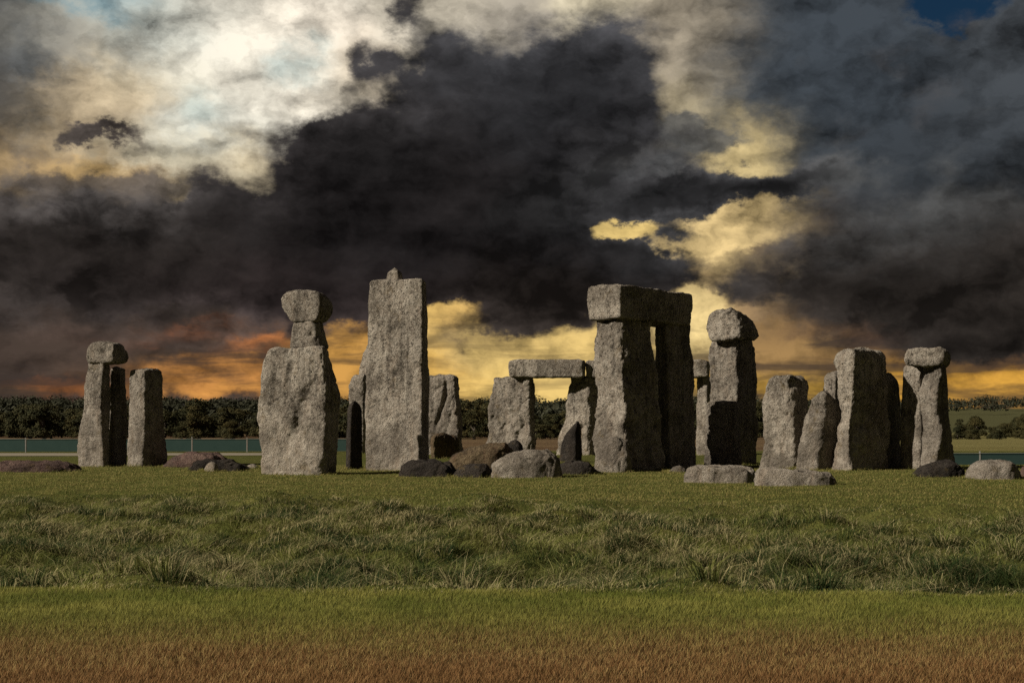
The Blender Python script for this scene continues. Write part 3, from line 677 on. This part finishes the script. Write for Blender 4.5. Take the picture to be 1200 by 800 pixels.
for k in range(6):
    rng = np.random.RandomState(100+k)
    nl = rng.randint(9, 14); lobes = []
    for q in range(nl):
        a = rng.uniform(0, 6.28); rr = rng.uniform(.2, 2.2)
        lobes.append(((rr*math.cos(a), rr*math.sin(a), rng.uniform(2.0, 6.0) - rr*.35), (rng.uniform(1.1, 1.9),)*2 + (rng.uniform(.8, 1.4),)))
    for q in range(5):
        a = q*1.26 + rng.uniform(0, 1); lobes.append(((2.0*math.cos(a), 2.0*math.sin(a), rng.uniform(.5, 1.2)), (1.4, 1.4, 1.2)))
    V, f = leaf_cloud(rng, lobes, 460, .165)
    tv, tf = tube([(0,0,-.8),(0,0,.6),(.1,0,2.),(.2,.1,4.2)], [.34,.28,.22,.08])
    parts = [(tv, tf)]
    for (c, r) in lobes[:6]:
        s = np.array([.1, 0, rng.uniform(1.2, 2.4)]); parts.append(tube([s, (s+np.array(c))/2+[0,0,.2], c], [.13, .09, .03], 5))
    tvs, tfs, o = [], [], 0
    for a_, b_ in parts: tvs.append(a_); tfs.append(b_+o); o += len(a_)
    protos.append((V, f, np.concatenate(tvs), np.concatenate(tfs)))
proto_mesh = []
rt = random.Random(5)
def place_tree(k, x, y, s, sz):
    z = float(ground_z(np.array([x]), np.array([y]))[0])
    right = x*350/y > 92
    root = bpy.data.objects.new('broadleaf_tree' if not right else 'hedgerow_tree', None); COL.objects.link(root)
    root.location = (x, y, z); root.rotation_euler.z = rt.uniform(0, 6.28); root.scale = (s, s, sz)
    if right: tag(root, 'dark bushy hedgerow tree at the far edge of the pale field', 'tree', 'hedgerow trees beyond the pale field')
    else: tag(root, 'dark round-crowned tree at the near edge of the wood behind the stones', 'tree', 'trees at the near edge of the wood')
    if k >= len(proto_mesh) or proto_mesh[k] is None: raise RuntimeError
    for nm, me in (('trunk', proto_mesh[k][1]), ('crown', proto_mesh[k][0])):
        o = bpy.data.objects.new(nm, me); COL.objects.link(o); o.parent = root
for (V, f, tv, tf) in protos:
    a_ = mesh_np('crown', V, f, LEAF, False); c_ = mesh_np('trunk', tv, tf, BARK, True)
    proto_mesh.append((a_.data, c_.data))
    bpy.data.objects.remove(a_); bpy.data.objects.remove(c_)
for row, (yy, stepx) in enumerate(((335, 4.3), (372, 5.2), (415, 6.0))):
    x = -yy*.40
    while x < yy*.40:
        sx = x*350/yy
        y = yy + rt.uniform(-14, 14); s = rt.choice((.7, .85, 1.0, 1.1, 1.3))*rt.uniform(.9, 1.1)
        if sx > 92: s *= .60; sz = s*rt.uniform(.95, 1.2)
        else: sz = s*rt.uniform(.80, 1.05)*(1.0 + .10*row)
        px = 600 + x/y*F
        if -60 < px < 1260 and not (sx > 92 and row == 2): place_tree(rt.randrange(6), x, y, s, sz)
        x += stepx*rt.uniform(.75, 1.25)*(1 if sx < 92 else .6)
# the wood behind them on the rising ground: one mass
rng = np.random.RandomState(3); lob = []
for (y0, y1, n, h0) in ((480, 640, 260, 8.), (640, 900, 260, 9.), (900, 1300, 260, 10.), (1300, 1900, 240, 11.)):
    for k in range(n):
        y = rng.uniform(y0, y1); x = rng.uniform(-.45, .45)*y
        if x/y > .27 and y < 1000: continue
        z = float(ground_z(np.array([x]), np.array([y]))[0]); s = rng.uniform(.8, 1.3)
        lob.append(((x, y, z+h0*.45*s), (5.5*s*(y/700)**.5, 5*s, h0*.5*s)))
V, f = leaf_cloud(rng, lob, 140, .8)
tag(mesh_np('wood', V, f, FARLEAF, False), 'dark wood covering the low ridge along the horizon', 'wood', kind='stuff')

# ------------------------------------------------------------------ grass
def blades(rng, x, y, h, w, lean, leanvar, curl, wind=(1., .1), swirl=None, simple=False):
    """one blade per point: two tapering segments, bent over by the wind"""
    n = len(x); z = ground_z(x, y) - .01
    a = rng.uniform(0, 2*np.pi, n); ld = np.stack([np.cos(a)*leanvar + wind[0]*lean, np.sin(a)*leanvar + wind[1]*lean], 1)
    fa = rng.uniform(-.9, .9, n)             # turn of the flat side
    if swirl is not None: ld = np.stack([ld[:, 0]*np.cos(swirl)-ld[:, 1]*np.sin(swirl), ld[:, 0]*np.sin(swirl)+ld[:, 1]*np.cos(swirl)], 1)
    sx, sy = np.cos(fa)*w/2, np.sin(fa)*w/2
    hm = h*.55
    base = np.stack([x, y, z], 1)
    mid = base + np.stack([ld[:, 0]*hm*.7, ld[:, 1]*hm*.7, hm], 1)
    tipz = h*(1-curl*rng.uniform(0, 1, n))
    tip = base + np.stack([ld[:, 0]*h*1.5, ld[:, 1]*h*1.5, tipz], 1)
    S = np.stack([sx, sy, np.zeros(n)], 1)
    if simple:
        i = np.arange(n)[:, None]*3
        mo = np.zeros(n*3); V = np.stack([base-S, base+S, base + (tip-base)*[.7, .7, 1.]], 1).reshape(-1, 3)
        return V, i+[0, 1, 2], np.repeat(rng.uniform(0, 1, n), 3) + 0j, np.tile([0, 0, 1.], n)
    V = np.stack([base-S, base+S, mid+S*.75, mid-S*.75, tip], 1).reshape(-1, 3)
    i = np.arange(n)[:, None]*5
    tris = np.concatenate([i+[0, 1, 2], i+[0, 2, 3], i+[3, 2, 4]])
    mo = np.exp(-((y-(lip(x)+5.2))/2.6)**2)*np.clip(fbm2(x, y, .55, 3, 33.)*3+.35, 0, 1); mo = np.repeat(mo, 5)
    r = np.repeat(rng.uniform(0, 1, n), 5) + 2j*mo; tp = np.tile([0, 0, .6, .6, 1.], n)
    return V, tris, r, tp
def grass(name, label, mat, sets):
    Vs, Ts, Rs, Ps, o = [], [], [], [], 0
    for (V, T, r, p) in sets:
        Vs.append(V); Ts.append(T+o); Rs.append(r); Ps.append(p); o += len(V)
    tag(mesh_np(name, np.concatenate(Vs), np.concatenate(Ts), mat, False, attrs={'rnd': np.concatenate(Rs).real, 'foot_dark': np.concatenate(Rs).imag/2, 'tip': np.concatenate(Ps)}), label, 'grass', kind='stuff')
def scatter(rng, n, y0, y1, margin, powr=1.):
    y = y0 + (y1-y0)*rng.uniform(0, 1, n)**powr; x = rng.uniform(-1, 1, n)*(y*.345+margin); return x, y
rng = np.random.RandomState(11)
# mown lawn in front
x, y = scatter(rng, 420000, 8.0, 16.6, 4.6, 1.15); k = y < lip(x)+.35*rng.uniform(-1, 1, len(x)) + .2; x, y = x[k], y[k]
cl = fbm2(x, y, 3.2, 2, 2.)
h = (.040 + .022*rng.uniform(0, 1, len(x)) + .028*np.clip(cl+.2, 0, 1)); 
lawn = [blades(rng, x, y, h, rng.uniform(.0035, .0065, len(x)), .12, .45, .25, simple=True)]
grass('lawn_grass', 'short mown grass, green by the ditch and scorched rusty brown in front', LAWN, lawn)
# rough grass in and over the ditch
x, y = scatter(rng, 360000, 15.0, 36.0, 5.0, 1.0); k = (y > lip(x)+.3*rng.uniform(-1, 1, len(x))) & (y < crest(x)-1.5+3.*rng.uniform(-1, 1, len(x))); x, y = x[k], y[k]
cl = fbm2(x, y, .9, 3, 4.); cl2 = fbm2(x, y, 2.6, 2, 8.)
keep = rng.uniform(0, 1, len(x)) < np.clip(.75 + 1.2*cl2, .25, 1); x, y, cl, cl2 = x[keep], y[keep], cl[keep], cl2[keep]
fade = 1 - .7*ss(crest(x)-7, crest(x), y); edge_ = ss(lip(x)-.3, lip(x)+3.2, y)*.75+.25
h = (.07 + .09*rng.uniform(0, 1, len(x)) + .22*np.clip(cl+.1, 0, 1) + .16*np.clip(cl2, 0, 1))*fade*edge_
wa = fbm2(x, y, .7, 2, 6.)*4.
rough = []
V = blades(rng, x, y, h, rng.uniform(.006, .013, len(x)), .55, .6, .6, wind=(1.0, -.3), swirl=wa); rough.append(V)
# taller seed stalks
x, y = scatter(rng, 3500, 15.4, 30.0, 2.0, .9); k = (y > lip(x)) & (y < crest(x)-4) & (fbm2(x, y, .5, 2, 12.) > -.05); x, y = x[k], y[k]
rough.append(blades(rng, x, y, rng.uniform(.25, .5, len(x))*(1-.5*ss(20, 30, y)), np.full(len(x), .006), .3, .3, .25, wind=(1.0, -.2)))
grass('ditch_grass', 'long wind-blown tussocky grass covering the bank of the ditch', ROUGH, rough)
# cropped turf around the stones
x, y = scatter(rng, 260000, 25.0, 60.0, 5.5, .8); k = y > crest(x)-3+2.*rng.uniform(-1, 1, len(x)); x, y = x[k], y[k]
cl = fbm2(x, y, .6, 3, 14.)
h = .035 + .03*rng.uniform(0, 1, len(x)) + .05*np.clip(cl, 0, 1)
grass('cropped_grass', 'cropped olive turf on the level ground before the stones', SHORT, [blades(rng, x, y, h, rng.uniform(.010, .018, len(x)), .2, .5, .3, simple=True)])

# longer grass the mower leaves round the feet of the stones, and tussocks on the bank
bx, by = [], []
for low, cen in FEET:
    n = min(900, max(120, len(low)*2)); p = low[rng.randint(0, len(low), n)][:, :2]
    dv = p-cen; dv /= np.linalg.norm(dv, axis=1)[:, None]+1e-6
    p = p + dv*(rng.uniform(0, 1, n)**2*.28)[:, None] + rng.normal(size=(n, 2))*.03
    bx.append(p[:, 0]); by.append(p[:, 1])
x, y = np.concatenate(bx), np.concatenate(by)
h = rng.uniform(.05, .15, len(x))*(.5+np.clip(fbm2(x, y, 1.1, 2, 22.)+.4, 0, 1))
grass('unmown_grass', 'longer grass left standing round the feet of the stones', SHORT, [blades(rng, x, y, h, rng.uniform(.010, .018, len(x)), .2, .5, .3, simple=True)])
tx, ty = scatter(rng, 1900, 16.2, 33.0, 5.0, .85); k = (ty > lip(tx)+.5) & (ty < crest(tx)-2.5); tx, ty = tx[k], ty[k]
bx, by, bh, sw = [], [], [], []
for a_, b_ in zip(tx, ty):
    n = rng.randint(50, 95); rr = rng.uniform(.10, .24); an = rng.uniform(0, 2*np.pi, n); r_ = rr*np.sqrt(rng.uniform(0, 1, n))
    bx.append(a_+r_*np.cos(an)); by.append(b_+r_*np.sin(an)); bh.append(rng.uniform(.6, 1.1, n)*rng.uniform(.18, .44)*(1-.45*ss(20, 32, b_))); sw.append(an)
x, y, h, sw = map(np.concatenate, (bx, by, bh, sw))
grass('tussock_grass', 'arching tussocks of coarse grass on the bank of the ditch', ROUGH, [blades(rng, x, y, h, rng.uniform(.007, .014, len(x)), .75, .25, .7, wind=(1., 0.), swirl=sw)])
